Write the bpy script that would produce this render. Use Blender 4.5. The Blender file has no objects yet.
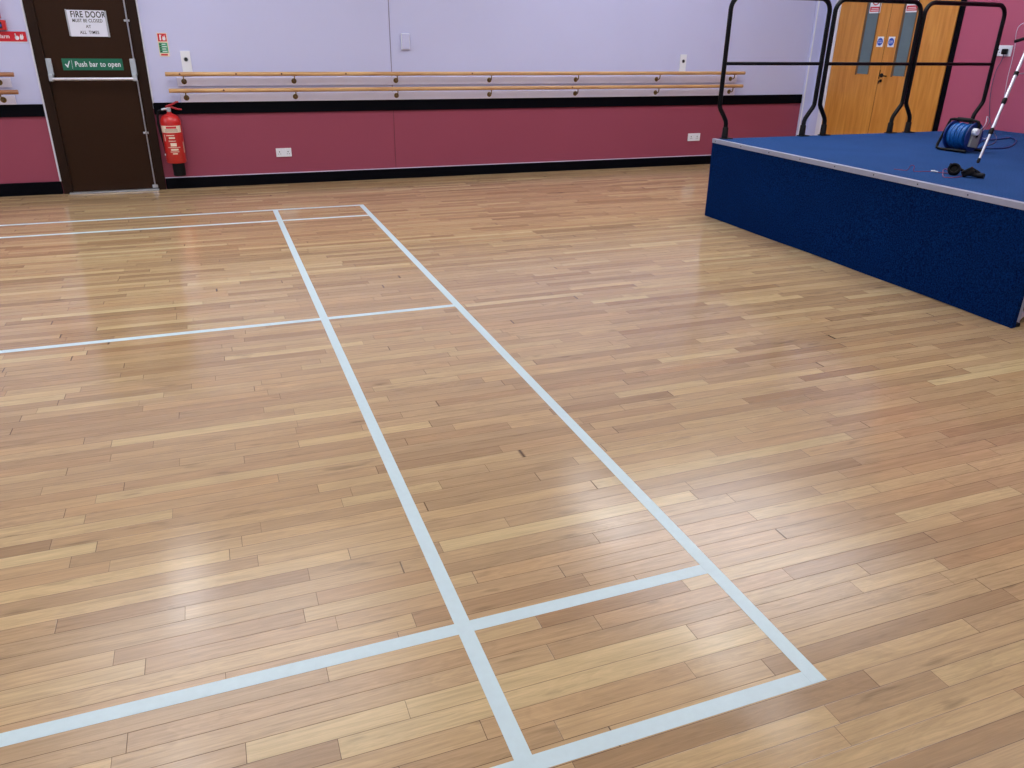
import bpy, bmesh, math, random
from mathutils import Vector, Matrix
random.seed(7)
PI = math.pi
col = bpy.context.scene.collection

# ------------------------------------------------------------------ materials
def new_mat(name):
    m = bpy.data.materials.new(name); m.use_nodes = True
    nt = m.node_tree; b = nt.nodes['Principled BSDF']
    return m, nt, b
def lin(c):
    return tuple(((x/255)/12.92 if x/255 <= .04045 else ((x/255+.055)/1.055)**2.4) for x in c) + (1,)
def mat(name, rgb, rough=.5, metal=0., spec=.5, noise=.06, scale=30, bump=0., bscale=200, coat=0.):
    m, nt, b = new_mat(name)
    N, L = nt.nodes, nt.links
    tc = N.new('ShaderNodeTexCoord'); nz = N.new('ShaderNodeTexNoise'); nz.inputs['Scale'].default_value = scale
    nz.inputs['Detail'].default_value = 4
    L.new(tc.outputs['Object'], nz.inputs['Vector'])
    mr = N.new('ShaderNodeMapRange'); mr.inputs['To Min'].default_value = 1-noise; mr.inputs['To Max'].default_value = 1+noise
    L.new(nz.outputs['Fac'], mr.inputs['Value'])
    vm = N.new('ShaderNodeVectorMath'); vm.operation = 'SCALE'; vm.inputs[0].default_value = lin(rgb)[:3]
    L.new(mr.outputs['Result'], vm.inputs['Scale']); L.new(vm.outputs[0], b.inputs['Base Color'])
    b.inputs['Roughness'].default_value = rough; b.inputs['Metallic'].default_value = metal
    b.inputs['Specular IOR Level'].default_value = spec
    if coat: b.inputs['Coat Weight'].default_value = coat; b.inputs['Coat Roughness'].default_value = .08
    if bump:
        n2 = N.new('ShaderNodeTexNoise'); n2.inputs['Scale'].default_value = bscale
        L.new(tc.outputs['Object'], n2.inputs['Vector'])
        bp = N.new('ShaderNodeBump'); bp.inputs['Strength'].default_value = bump; bp.inputs['Distance'].default_value = .003
        L.new(n2.outputs['Fac'], bp.inputs['Height']); L.new(bp.outputs['Normal'], b.inputs['Normal'])
    return m

def math_(nt, op, a, b=None, c=None):
    n = nt.nodes.new('ShaderNodeMath'); n.operation = op
    for i, v in enumerate((a, b, c)):
        if v is None: continue
        if isinstance(v, (int, float)): n.inputs[i].default_value = v
        else: nt.links.new(v, n.inputs[i])
    return n.outputs[0]

def floor_mat():
    m, nt, b = new_mat('maple_strip_floor'); N, L = nt.nodes, nt.links
    W = .0577
    tc = N.new('ShaderNodeTexCoord'); sp = N.new('ShaderNodeSeparateXYZ'); L.new(tc.outputs['Object'], sp.inputs[0])
    x, y = sp.outputs['X'], sp.outputs['Y']
    ry = math_(nt, 'DIVIDE', math_(nt, 'ADD', y, .0035), W)
    row = math_(nt, 'FLOOR', ry); fy = math_(nt, 'FRACT', ry)
    wr = N.new('ShaderNodeTexWhiteNoise'); wr.noise_dimensions = '1D'; L.new(row, wr.inputs['W'])
    sr = N.new('ShaderNodeSeparateColor'); L.new(wr.outputs['Color'], sr.inputs[0])
    ln = math_(nt, 'MULTIPLY_ADD', sr.outputs[0], .25, .55)           # mean strip length in this row
    u = math_(nt, 'ADD', math_(nt, 'DIVIDE', x, ln), math_(nt, 'MULTIPLY', sr.outputs[1], 37.))
    s1 = math_(nt, 'SINE', math_(nt, 'MULTIPLY_ADD', u, 2.1, math_(nt, 'MULTIPLY', sr.outputs[2], 20.)))
    s2 = math_(nt, 'SINE', math_(nt, 'MULTIPLY_ADD', u, 4.7, math_(nt, 'MULTIPLY', sr.outputs[0], 31.)))
    u = math_(nt, 'ADD', u, math_(nt, 'ADD', math_(nt, 'MULTIPLY', s1, .26), math_(nt, 'MULTIPLY', s2, .07)))
    pid = math_(nt, 'FLOOR', u); fx = math_(nt, 'FRACT', u)
    cv = N.new('ShaderNodeCombineXYZ'); L.new(pid, cv.inputs[0]); L.new(row, cv.inputs[1])
    wn = N.new('ShaderNodeTexWhiteNoise'); wn.noise_dimensions = '2D'; L.new(cv.outputs[0], wn.inputs['Vector'])
    sc = N.new('ShaderNodeSeparateColor'); L.new(wn.outputs['Color'], sc.inputs[0])
    # strip colour
    cr = N.new('ShaderNodeValToRGB'); L.new(sc.outputs[0], cr.inputs[0])
    stops = [(0, (167, 137, 102)), (.12, (177, 148, 111)), (.4, (187, 158, 119)), (.65, (192, 163, 122)), (.88, (197, 170, 127)), (1, (208, 184, 138))]
    e = cr.color_ramp.elements
    e[0].position, e[0].color = stops[0][0], lin(stops[0][1]); e[1].position, e[1].color = stops[-1][0], lin(stops[-1][1])
    for p, c in stops[1:-1]:
        k = e.new(p); k.color = lin(c)
    # hue variation: some strips pinker
    pk = N.new('ShaderNodeMix'); pk.data_type = 'RGBA'; pk.blend_type = 'MULTIPLY'
    L.new(math_(nt, 'MULTIPLY', math_(nt, 'POWER', sc.outputs[1], 2.5), .55), pk.inputs['Factor']); L.new(cr.outputs[0], pk.inputs['A']); pk.inputs['B'].default_value = (1, .89, .84, 1)
    # grain
    ofs = N.new('ShaderNodeVectorMath'); ofs.operation = 'SCALE'; L.new(wn.outputs['Color'], ofs.inputs[0]); ofs.inputs['Scale'].default_value = 50
    ad = N.new('ShaderNodeVectorMath'); L.new(tc.outputs['Object'], ad.inputs[0]); L.new(ofs.outputs[0], ad.inputs[1])
    mp = N.new('ShaderNodeMapping'); mp.inputs['Scale'].default_value = (4., 120, 1); L.new(ad.outputs[0], mp.inputs['Vector'])
    g = N.new('ShaderNodeTexNoise'); g.inputs['Scale'].default_value = 1.; g.inputs['Detail'].default_value = 6; g.inputs['Roughness'].default_value = .72; g.inputs['Distortion'].default_value = .9
    L.new(mp.outputs[0], g.inputs['Vector'])
    mp2 = N.new('ShaderNodeMapping'); mp2.inputs['Scale'].default_value = (2.2, 13, 1); L.new(ad.outputs[0], mp2.inputs['Vector'])
    g2 = N.new('ShaderNodeTexNoise'); g2.inputs['Scale'].default_value = 1.3; g2.inputs['Detail'].default_value = 3; g2.inputs['Distortion'].default_value = 1.6
    L.new(mp2.outputs[0], g2.inputs['Vector'])
    wv = math_(nt, 'SINE', math_(nt, 'MULTIPLY', g2.outputs['Fac'], 46.))      # cathedral figure
    amt = math_(nt, 'MULTIPLY', math_(nt, 'GREATER_THAN', sc.outputs[2], .45), .035)
    val = math_(nt, 'MULTIPLY_ADD', math_(nt, 'SUBTRACT', g.outputs['Fac'], .5), .9, 1.)
    val = math_(nt, 'ADD', val, math_(nt, 'MULTIPLY', wv, amt))
    val = math_(nt, 'ADD', val, math_(nt, 'MULTIPLY', math_(nt, 'SUBTRACT', g2.outputs['Fac'], .5), .35))
    # dark mineral streaks and knots
    mp3 = N.new('ShaderNodeMapping'); mp3.inputs['Scale'].default_value = (5, 22, 1); L.new(ad.outputs[0], mp3.inputs['Vector'])
    g3 = N.new('ShaderNodeTexNoise'); g3.inputs['Scale'].default_value = 1.; g3.inputs['Detail'].default_value = 2; L.new(mp3.outputs[0], g3.inputs['Vector'])
    st = N.new('ShaderNodeMapRange'); st.inputs['From Min'].default_value = .66; st.inputs['From Max'].default_value = .80; st.inputs['To Max'].default_value = .42
    L.new(g3.outputs['Fac'], st.inputs['Value'])
    val = math_(nt, 'SUBTRACT', val, st.outputs[0])
    # worn, slightly greyer areas
    big = N.new('ShaderNodeTexNoise'); big.inputs['Scale'].default_value = .6; big.inputs['Detail'].default_value = 3; L.new(tc.outputs['Object'], big.inputs['Vector'])
    val = math_(nt, 'MULTIPLY', val, math_(nt, 'MULTIPLY_ADD', big.outputs['Fac'], .16, .92))
    cm = N.new('ShaderNodeVectorMath'); cm.operation = 'SCALE'; L.new(pk.outputs['Result'], cm.inputs[0]); L.new(val, cm.inputs['Scale'])
    # seams
    def edge(f, w):
        d = math_(nt, 'MINIMUM', f, math_(nt, 'SUBTRACT', 1., f))
        mr = N.new('ShaderNodeMapRange'); mr.interpolation_type = 'SMOOTHSTEP'
        L.new(d, mr.inputs['Value'])
        if isinstance(w, float): mr.inputs['From Max'].default_value = w
        else: L.new(w, mr.inputs['From Max'])
        return mr.outputs[0]
    sy = edge(fy, .021)
    sx = edge(fx, math_(nt, 'DIVIDE', .0015, ln))
    sn = N.new('ShaderNodeTexNoise'); sn.inputs['Scale'].default_value = 2.5; L.new(ad.outputs[0], sn.inputs['Vector'])
    sv = math_(nt, 'MULTIPLY_ADD', sn.outputs['Fac'], 1.1, .35)
    seam = math_(nt, 'MULTIPLY', math_(nt, 'SUBTRACT', 1., math_(nt, 'MINIMUM', sy, sx)), sv)
    mx = N.new('ShaderNodeMix'); mx.data_type = 'RGBA'; L.new(seam, mx.inputs['Factor']); L.new(cm.outputs[0], mx.inputs['A']); mx.inputs['B'].default_value = lin((62, 40, 26))
    L.new(mx.outputs['Result'], b.inputs['Base Color'])
    # lacquer
    rn = N.new('ShaderNodeTexNoise'); rn.inputs['Scale'].default_value = 6; rn.inputs['Detail'].default_value = 4; L.new(tc.outputs['Object'], rn.inputs['Vector'])
    L.new(math_(nt, 'MULTIPLY_ADD', rn.outputs['Fac'], .12, .05), b.inputs['Roughness'])
    b.inputs['Specular IOR Level'].default_value = .5
    fb = N.new('ShaderNodeTexNoise'); fb.inputs['Scale'].default_value = 260; fb.inputs['Detail'].default_value = 2; L.new(tc.outputs['Object'], fb.inputs['Vector'])
    h = math_(nt, 'ADD', math_(nt, 'MULTIPLY', seam, -.6), math_(nt, 'MULTIPLY', fb.outputs['Fac'], .42))
    h = math_(nt, 'ADD', h, math_(nt, 'MULTIPLY', g.outputs['Fac'], .12))
    # tiny cup across each strip
    bp = N.new('ShaderNodeBump'); bp.inputs['Strength'].default_value = .32; bp.inputs['Distance'].default_value = .0012
    L.new(h, bp.inputs['Height']); L.new(bp.outputs['Normal'], b.inputs['Normal'])
    return m

def two_tone(name, low, high, z=.75):
    m, nt, b = new_mat(name); N, L = nt.nodes, nt.links
    tc = N.new('ShaderNodeTexCoord'); sp = N.new('ShaderNodeSeparateXYZ'); L.new(tc.outputs['Object'], sp.inputs[0])
    f = math_(nt, 'GREATER_THAN', sp.outputs['Z'], z)
    mx = N.new('ShaderNodeMix'); mx.data_type = 'RGBA'; L.new(f, mx.inputs['Factor'])
    mx.inputs['A'].default_value = lin(low); mx.inputs['B'].default_value = lin(high)
    nz = N.new('ShaderNodeTexNoise'); nz.inputs['Scale'].default_value = 1.1; nz.inputs['Detail'].default_value = 5; L.new(tc.outputs['Object'], nz.inputs['Vector'])
    v = math_(nt, 'MULTIPLY_ADD', nz.outputs['Fac'], .10, .95)
    cm = N.new('ShaderNodeVectorMath'); cm.operation = 'SCALE'; L.new(mx.outputs['Result'], cm.inputs[0]); L.new(v, cm.inputs['Scale'])
    L.new(cm.outputs[0], b.inputs['Base Color'])
    b.inputs['Roughness'].default_value = .5; b.inputs['Specular IOR Level'].default_value = .2
    bp = N.new('ShaderNodeBump'); bp.inputs['Strength'].default_value = .08; bp.inputs['Distance'].default_value = .002
    n2 = N.new('ShaderNodeTexNoise'); n2.inputs['Scale'].default_value = 60; L.new(tc.outputs['Object'], n2.inputs['Vector'])
    L.new(n2.outputs['Fac'], bp.inputs['Height']); L.new(bp.outputs['Normal'], b.inputs['Normal'])
    return m

def wood_mat(name, c1, c2, scale=(30, 30, 2), rough=.45, freq=1.):
    m, nt, b = new_mat(name); N, L = nt.nodes, nt.links
    tc = N.new('ShaderNodeTexCoord'); mp = N.new('ShaderNodeMapping'); mp.inputs['Scale'].default_value = scale; L.new(tc.outputs['Object'], mp.inputs['Vector'])
    g = N.new('ShaderNodeTexNoise'); g.inputs['Scale'].default_value = freq; g.inputs['Detail'].default_value = 6; g.inputs['Distortion'].default_value = .6; L.new(mp.outputs[0], g.inputs['Vector'])
    cr = N.new('ShaderNodeValToRGB'); L.new(g.outputs['Fac'], cr.inputs[0])
    cr.color_ramp.elements[0].position = .3; cr.color_ramp.elements[0].color = lin(c1)
    cr.color_ramp.elements[1].position = .7; cr.color_ramp.elements[1].color = lin(c2)
    L.new(cr.outputs[0], b.inputs['Base Color']); b.inputs['Roughness'].default_value = rough
    return m

def carpet_mat(name, c1, c2, scale=160, rough=.95, fleck=None):
    m, nt, b = new_mat(name); N, L = nt.nodes, nt.links
    tc = N.new('ShaderNodeTexCoord')
    g = N.new('ShaderNodeTexNoise'); g.inputs['Scale'].default_value = scale; g.inputs['Detail'].default_value = 5; g.inputs['Roughness'].default_value = .7; L.new(tc.outputs['Object'], g.inputs['Vector'])
    cr = N.new('ShaderNodeValToRGB'); L.new(g.outputs['Fac'], cr.inputs[0])
    cr.color_ramp.elements[0].position = .36; cr.color_ramp.elements[0].color = lin(c1)
    cr.color_ramp.elements[1].position = .66; cr.color_ramp.elements[1].color = lin(c2)
    g2 = N.new('ShaderNodeTexNoise'); g2.inputs['Scale'].default_value = 2.2; g2.inputs['Detail'].default_value = 3; L.new(tc.outputs['Object'], g2.inputs['Vector'])
    cm = N.new('ShaderNodeVectorMath'); cm.operation = 'SCALE'; L.new(cr.outputs[0], cm.inputs[0]); L.new(math_(nt, 'MULTIPLY_ADD', g2.outputs['Fac'], .4, .8), cm.inputs['Scale'])
    L.new(cm.outputs[0], b.inputs['Base Color']); b.inputs['Roughness'].default_value = rough; b.inputs['Specular IOR Level'].default_value = .05
    b.inputs['Sheen Weight'].default_value = 0
    bp = N.new('ShaderNodeBump'); bp.inputs['Strength'].default_value = .6; bp.inputs['Distance'].default_value = .004
    L.new(g.outputs['Fac'], bp.inputs['Height']); L.new(bp.outputs['Normal'], b.inputs['Normal'])
    return m

LAV = (198, 202, 236); PINK = (150, 73, 93)
M = dict(
    floor=floor_mat(),
    wall=two_tone('lavender_and_rose_paint', PINK, LAV),
    lav=mat('lavender_paint', LAV, .5, noise=.03, scale=2),
    pink=mat('rose_paint', (178, 85, 113), .5, noise=.05, scale=2),
    ceil=mat('ceiling_white', (232, 232, 236), .8, noise=.02, scale=3),
    black=mat('black_gloss_paint', (4, 5, 12), .5, spec=.07, noise=.1),
    brown=mat('dark_brown_paint', (46, 27, 14), .5, spec=.15, noise=.12, scale=60, bump=.15, bscale=120),
    brownframe=mat('dark_brown_frame_paint', (38, 23, 15), .5, spec=.15, noise=.08),
    white=mat('white_paint', (226, 228, 240), .45, noise=.03),
    plastic=mat('white_plastic', (232, 236, 244), .35, noise=.02),
    board=mat('white_backing_board_paint', (222, 220, 240), .45, noise=.04, scale=8),
    line=mat('white_court_paint', (208, 230, 235), .33, noise=.06, scale=45, bump=.12, bscale=500),
    steel=mat('brushed_steel', (186, 192, 200), .34, metal=.85, noise=.05),
    alu=mat('aluminium_edging', (160, 166, 188), .55, metal=.2, noise=.08, scale=20),
    grey=mat('light_grey_metal_paint', (176, 186, 196), .4, metal=.2),
    brass=mat('aged_brass', (126, 102, 62), .35, metal=.8, noise=.15),
    barre=wood_mat('varnished_pine', (178, 132, 82), (218, 178, 122), (2, 25, 25), .35, 1.5),
    barre_dark=wood_mat('varnished_reddish_pine', (140, 90, 60), (170, 118, 80), (2, 25, 25), .35, 1.5),
    knot=mat('dark_knot', (92, 56, 34), .4),
    oak=wood_mat('oak_veneer', (190, 122, 44), (216, 152, 68), (14, 14, 1.2), .42, 1.6),
    oakedge=mat('oak_bead_reveal_shade', (104, 76, 46), .5),  # darkened oak, shade of the glazing reveal put into its colour
    glass=mat('wired_dark_glass', (96, 116, 122), .15, spec=.6, noise=.12, scale=8),
    carpet=carpet_mat('stage_carpet_lit', (24, 52, 98), (54, 90, 146), 120),  # stage carpet in a lighter tone, as lit on the flat top
    skirt=carpet_mat('stage_carpet_shaded', (0, 12, 50), (6, 50, 112), 110),  # same carpet darkened, shade of the upright face put into its colour
    tube=mat('black_powder_coat', (6, 7, 12), .42, spec=.2, noise=.08),
    rubber=mat('black_rubber', (9, 9, 12), .6, spec=.25),
    red=mat('extinguisher_red', (196, 30, 28), .28, noise=.04, coat=.4),
    darkred=mat('handle_red', (170, 24, 36), .35),
    signred=mat('sign_red', (200, 24, 44), .45, noise=.02),
    signgreen=mat('sign_green', (0, 104, 78), .45, noise=.02),
    palegreen=mat('sign_pale_green', (70, 160, 120), .5),
    signblue=mat('sign_blue', (38, 84, 190), .45, noise=.02),
    paper=mat('white_card', (226, 230, 246), .5, noise=.02),
    cream=mat('cream_label', (232, 218, 196), .5, noise=.02),
    ink=mat('black_ink', (14, 14, 22), .5),
    cableblue=mat('blue_cable', (12, 92, 165), .4, noise=.15),
    drumblue=mat('blue_drum_plastic', (14, 48, 120), .4),
    panelgrey=mat('grey_socket_panel', (150, 152, 146), .5),
    cordwhite=mat('white_cord', (208, 206, 220), .45),
    cordgrey=mat('grey_cord', (70, 74, 104), .45),
    cordblue=mat('dark_blue_cord', (20, 56, 120), .45),
    cordred=mat('thin_red_cord', (140, 60, 96), .5),
    tin=mat('satin_aluminium_tube', (206, 208, 220), .28, metal=.6),
)

# ------------------------------------------------------------------ mesh helpers
class MB:
    def __init__(s): s.bm = bmesh.new()
    def box(s, x0, x1, y0, y1, z0, z1, bev=0., mtx=None):
        r = bmesh.ops.create_cube(s.bm, size=1.); vs = r['verts']
        for v in vs:
            v.co = Vector(((x0+x1)/2+v.co.x*(x1-x0), (y0+y1)/2+v.co.y*(y1-y0), (z0+z1)/2+v.co.z*(z1-z0)))
        if bev:
            es = list({e for v in vs for e in v.link_edges})
            o = bmesh.ops.bevel(s.bm, geom=es, offset=bev, segments=2, affect='EDGES', profile=.5)
            vs = list({v for f in o['faces'] for v in f.verts} | {v for v in vs if v.is_valid})
        if mtx is not None:
            bmesh.ops.transform(s.bm, matrix=mtx, verts=vs)
        return s
    def cyl(s, c, axis, r, h, seg=24, r2=None, bev=0.):
        """solid cylinder/cone centred on c along axis"""
        q = Vector(axis).normalized().to_track_quat('Z', 'Y').to_matrix().to_4x4()
        o = bmesh.ops.create_cone(s.bm, cap_ends=True, segments=seg, radius1=r, radius2=r if r2 is None else r2, depth=h, matrix=Matrix.Translation(Vector(c)) @ q)
        if bev:
            es = [e for e in {e for v in o['verts'] for e in v.link_edges} if len(e.link_faces) == 2 and any(len(f.verts) > 4 for f in e.link_faces)]
            bmesh.ops.bevel(s.bm, geom=es, offset=bev, segments=2, affect='EDGES', profile=.5)
        return s
    def tube(s, pts, r, seg=12, caps=True):
        pts = [Vector(p) for p in pts]; n = len(pts); rs = r if isinstance(r, (list, tuple)) else [r]*n
        closed = (pts[0]-pts[-1]).length < 1e-6
        rings = []; ref = None
        for i, p in enumerate(pts):
            t = (pts[min(i+1, n-1)]-pts[max(i-1, 0)]).normalized()
            if ref is None: ref = Vector((0, 0, 1)) if abs(t.z) < .9 else Vector((1, 0, 0))
            a = t.cross(ref)
            if a.length < 1e-5: a = t.orthogonal()
            a.normalize(); bb = a.cross(t); ref = bb
            rings.append([s.bm.verts.new(p+(a*math.cos(2*PI*k/seg)+bb*math.sin(2*PI*k/seg))*rs[i]) for k in range(seg)])
        for i in range(n-1):
            for k in range(seg):
                s.bm.faces.new((rings[i][k], rings[i][(k+1) % seg], rings[i+1][(k+1) % seg], rings[i+1][k]))
        if caps:
            s.bm.faces.new(rings[0][::-1]); s.bm.faces.new(rings[-1])
        return s
    def lathe(s, prof, c=(0, 0, 0), axis=(0, 0, 1), seg=32):
        q = Vector(axis).normalized().to_track_quat('Z', 'Y'); c = Vector(c); rings = []
        for r, z in prof:
            rings.append([s.bm.verts.new(c+q @ Vector((max(r, 1e-4)*math.cos(2*PI*k/seg), max(r, 1e-4)*math.sin(2*PI*k/seg), z))) for k in range(seg)])
        for i in range(len(rings)-1):
            for k in range(seg):
                s.bm.faces.new((rings[i][k], rings[i][(k+1) % seg], rings[i+1][(k+1) % seg], rings[i+1][k]))
        s.bm.faces.new(rings[0][::-1]); s.bm.faces.new(rings[-1])
        return s
    def poly(s, pts, ext):
        """extrude a polygon (3-D points) by vector ext"""
        a = [s.bm.verts.new(Vector(p)) for p in pts]; bb = [s.bm.verts.new(Vector(p)+Vector(ext)) for p in pts]
        s.bm.faces.new(a); s.bm.faces.new(bb[::-1]); n = len(a)
        for i in range(n): s.bm.faces.new((a[i], bb[i], bb[(i+1) % n], a[(i+1) % n]))
        return s
    def build(s, name, m, parent=None, smooth=False, origin=None):
        bmesh.ops.recalc_face_normals(s.bm, faces=s.bm.faces)
        me = bpy.data.meshes.new(name)
        if origin is None:
            if parent is not None: origin = Vector((0, 0, 0))
            else:
                lo = Vector([min(v.co[i] for v in s.bm.verts) for i in range(3)]); hi = Vector([max(v.co[i] for v in s.bm.verts) for i in range(3)])
                origin = Vector(((lo.x+hi.x)/2, (lo.y+hi.y)/2, lo.z))
        origin = Vector(origin)
        if parent is not None: sub = world_loc(parent)
        else: sub = origin
        for v in s.bm.verts: v.co -= sub
        s.bm.to_mesh(me); s.bm.free()
        if smooth:
            for p in me.polygons: p.use_smooth = True
            try: me.set_sharp_from_angle(angle=math.radians(40))
            except Exception: pass
        me.materials.append(M[m])
        o = bpy.data.objects.new(name, me); col.objects.link(o)
        if parent is not None: o.parent = parent
        else: o.location = origin
        return o
def world_loc(o):
    v = Vector(o.location)
    while o.parent: o = o.parent; v += Vector(o.location)
    return v
def empty(name, loc):
    o = bpy.data.objects.new(name, None); col.objects.link(o); o.location = loc; o.empty_display_size = .1
    return o
def tag(o, label=None, cat=None, group=None, kind=None):
    if label: o['label'] = label
    if cat: o['category'] = cat
    if group: o['group'] = group
    if kind: o['kind'] = kind
    return o
def thing(name, loc, label, cat, group=None): return tag(empty(name, loc), label, cat, group)
def struct(o, label=None): return tag(o, label, None, None, 'structure')
def copy_thing(o, d, label=None):
    r = o.copy(); col.objects.link(r); r.location = Vector(o.location)+Vector(d)
    if label: r['label'] = label
    for ch in [c for c in bpy.data.objects if c.parent == o]:
        c = ch.copy(); col.objects.link(c); c.parent = r
        for g in [k for k in bpy.data.objects if k.parent == ch]:
            k = g.copy(); col.objects.link(k); k.parent = c
    return r

def text(name, s, size, loc, parent, m='ink', face='-y', align='CENTER', width=1., bold=0., ext=.0006):
    cu = bpy.data.curves.new(name, 'FONT'); cu.body = s; cu.size = size; cu.align_x = align; cu.align_y = 'CENTER'
    cu.extrude = ext; cu.offset = bold; cu.space_character = 1.08
    tmp = bpy.data.objects.new('tmp', cu); col.objects.link(tmp)
    bpy.context.view_layer.update()
    me = bpy.data.meshes.new_from_object(tmp.evaluated_get(bpy.context.evaluated_depsgraph_get()))
    bpy.data.objects.remove(tmp)
    R = Matrix.Rotation(PI/2, 4, 'X') if face == '-y' else Matrix.Rotation(-PI/2, 4, 'Z') @ Matrix.Rotation(PI/2, 4, 'X')
    sub = world_loc(parent)
    me.transform(Matrix.Translation(Vector(loc)-sub) @ R @ Matrix.Diagonal((width, 1, 1, 1)))
    me.materials.clear(); me.materials.append(M[m])
    o = bpy.data.objects.new(name, me); col.objects.link(o); o.parent = parent
    return o

# ------------------------------------------------------------------ setting
X0, X1, Y0, Y1, H = -9., 5.97, -6., 7.42, 3.6
struct(MB().box(X0-.1, X1+.1, Y0-.1, Y1+.1, -.1, 0).build('floor', 'floor', origin=(0, 0, 0)))
struct(MB().box(X0-.1, X1+.1, Y0-.1, Y1+.1, H, H+.1).build('ceiling', 'ceil', origin=(0, 0, 0)))
struct(MB().box(X0-.1, X1+.1, Y1, Y1+.12, 0, H).build('wall_back', 'wall', origin=(0, 0, 0)))
struct(MB().box(X0-.12, X0, Y0, Y1, 0, H).build('wall_left', 'wall', origin=(0, 0, 0)))
struct(MB().box(X0, X1, Y0-.12, Y0, 0, H).build('wall_front', 'wall', origin=(0, 0, 0)))
struct(MB().box(X1, X1+.12, Y0, 5.40, 0, H).build('wall_right', 'pink', origin=(0, 0, 0)))
struct(MB().box(X1, X1+.12, 5.40, Y1, 0, H).build('wall_right_far', 'lav', origin=(0, 0, 0)))
struct(MB().box(-1.695, 5.83, Y1-.018, Y1, .697, .803, .003).build('trim_1', 'black'))
struct(MB().box(X0, -2.605, Y1-.018, Y1, .697, .803, .003).build('trim_2', 'black'))
struct(MB().box(-1.695, 5.83, Y1-.022, Y1, 0, .104, .004).build('baseboard_right_of_door', 'black'))
struct(MB().box(X0, -2.605, Y1-.022, Y1, 0, .116, .004).build('baseboard_left_of_door', 'black'))
struct(MB().box(-1.695, 5.83, Y1-.012, Y1, .104, .110).build('trim_3', 'board'))
struct(MB().box(5.832, X1, Y1-.035, Y1-.001, 0, H, .004).build('trim_4', 'lav'))
struct(MB().box(5.834, 5.852, Y1-.042, Y1-.035, 0, H, .002).build('trim_7', 'plastic'))
struct(MB().box(.603, .611, Y1-.004, Y1, .803, H).build('trim_5', 'alu'))
struct(MB().box(.604, .610, Y1-.003, Y1, .11, .697).build('trim_6', 'signred'))
bpy.data.objects['trim_6'].data.materials[0] = mat('rose_wall_seam', (112, 44, 62), .6)  # darker rose strip along the wall seam
bpy.data.objects['trim_5'].data.materials[0] = mat('lavender_wall_seam', (140, 138, 168), .6)  # greyer strip along the seam above the rail

# ---- court lines
def strip(x0, x1, y0, y1, z, label, name='court_line'):
    o = MB().box(x0, x1, y0, y1, .0002, z).build(name, 'line')
    return tag(o, label, 'court line', 'white painted court lines')
w = .042; S = .7585; I = .451; XL = X0+.3
strip(-w, 0, 0, 6.1, .0009, 'right-hand long white court line running up the hall to the far corner')
strip(-S-w, -S, -.25, 6.1, .0010, 'left-hand long white court line, inside the box and parallel to the right-hand one')
strip(XL, -w, 0, w, .0006, 'nearest white cross line closing the bottom of the court box')
strip(XL, -w, I, I+w, .0006, 'second nearest white cross line, reaching the left edge low down')
strip(XL, -w, 3.03, 3.07, .0006, 'middle white cross line halfway up the court')
strip(XL, -w, 6.1-I-w, 6.1-I, .0006, 'second farthest white cross line, just in front of the farthest one')
strip(XL, -w, 6.1-w, 6.1, .0006, 'farthest white cross line nearest the back wall and fire door')

# ---- fire door (door_1)
D = struct(empty('door_1', (-2.15, Y1, 0)), 'dark brown fire exit door with push bar in the back wall')
MB().box(-2.595, -2.515, Y1-.035, Y1, 0, 2.12, .004).box(-1.775, -1.7, Y1-.035, Y1, 0, 2.12, .004).box(-2.515, -1.775, Y1-.035, Y1, 2.04, 2.12, .004).build('door_frame', 'brownframe', D)
MB().box(-2.612, -2.597, Y1-.02, Y1, .116, 2.14, .002).box(-1.698, -1.686, Y1-.02, Y1, .8, 2.14, .002).build('white_bead', 'white', D)
MB().box(-2.5135, -1.7765, Y1-.016, Y1-.002, .012, 2.039, .001).build('door_leaf', 'brown', D)
MB().box(-2.545, -1.765, Y1-.075, Y1, .0005, .014, .003).build('threshold', 'steel', D)
pb = MB().box(-2.513, -2.468, Y1-.05, Y1-.016, 1.045, 1.188, .006).box(-2.508, -2.472, Y1-.105, Y1-.03, .998, 1.062, .008).build('push_bar_bracket', 'grey', D)
MB().box(-1.832, -1.784, Y1-.05, Y1-.016, 1.045, 1.188, .006).box(-1.828, -1.790, Y1-.105, Y1-.03, .998, 1.062, .008).build('push_bar_bracket', 'grey', D)
MB().tube([(-2.505, Y1-.092, 1.018), (-1.795, Y1-.092, 1.018)], .0135, 16).build('push_bar', 'tin', D, True)
MB().tube([(-1.795, Y1-.03, .03), (-1.795, Y1-.03, 1.0)], .007, 10).tube([(-1.795, Y1-.03, 1.18), (-1.795, Y1-.03, 2.0)], .007, 10).build('bolt_rod', 'steel', D, True)
for z in (.535, 1.505):
    MB().box(-1.822, -1.768, Y1-.032, Y1-.014, z-.009, z+.009, .003).build('rod_guide', 'steel', D)
MB().box(-1.82, -1.77, Y1-.036, Y1-.014, .022, .05, .003).build('floor_keep', 'steel', D)
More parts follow.
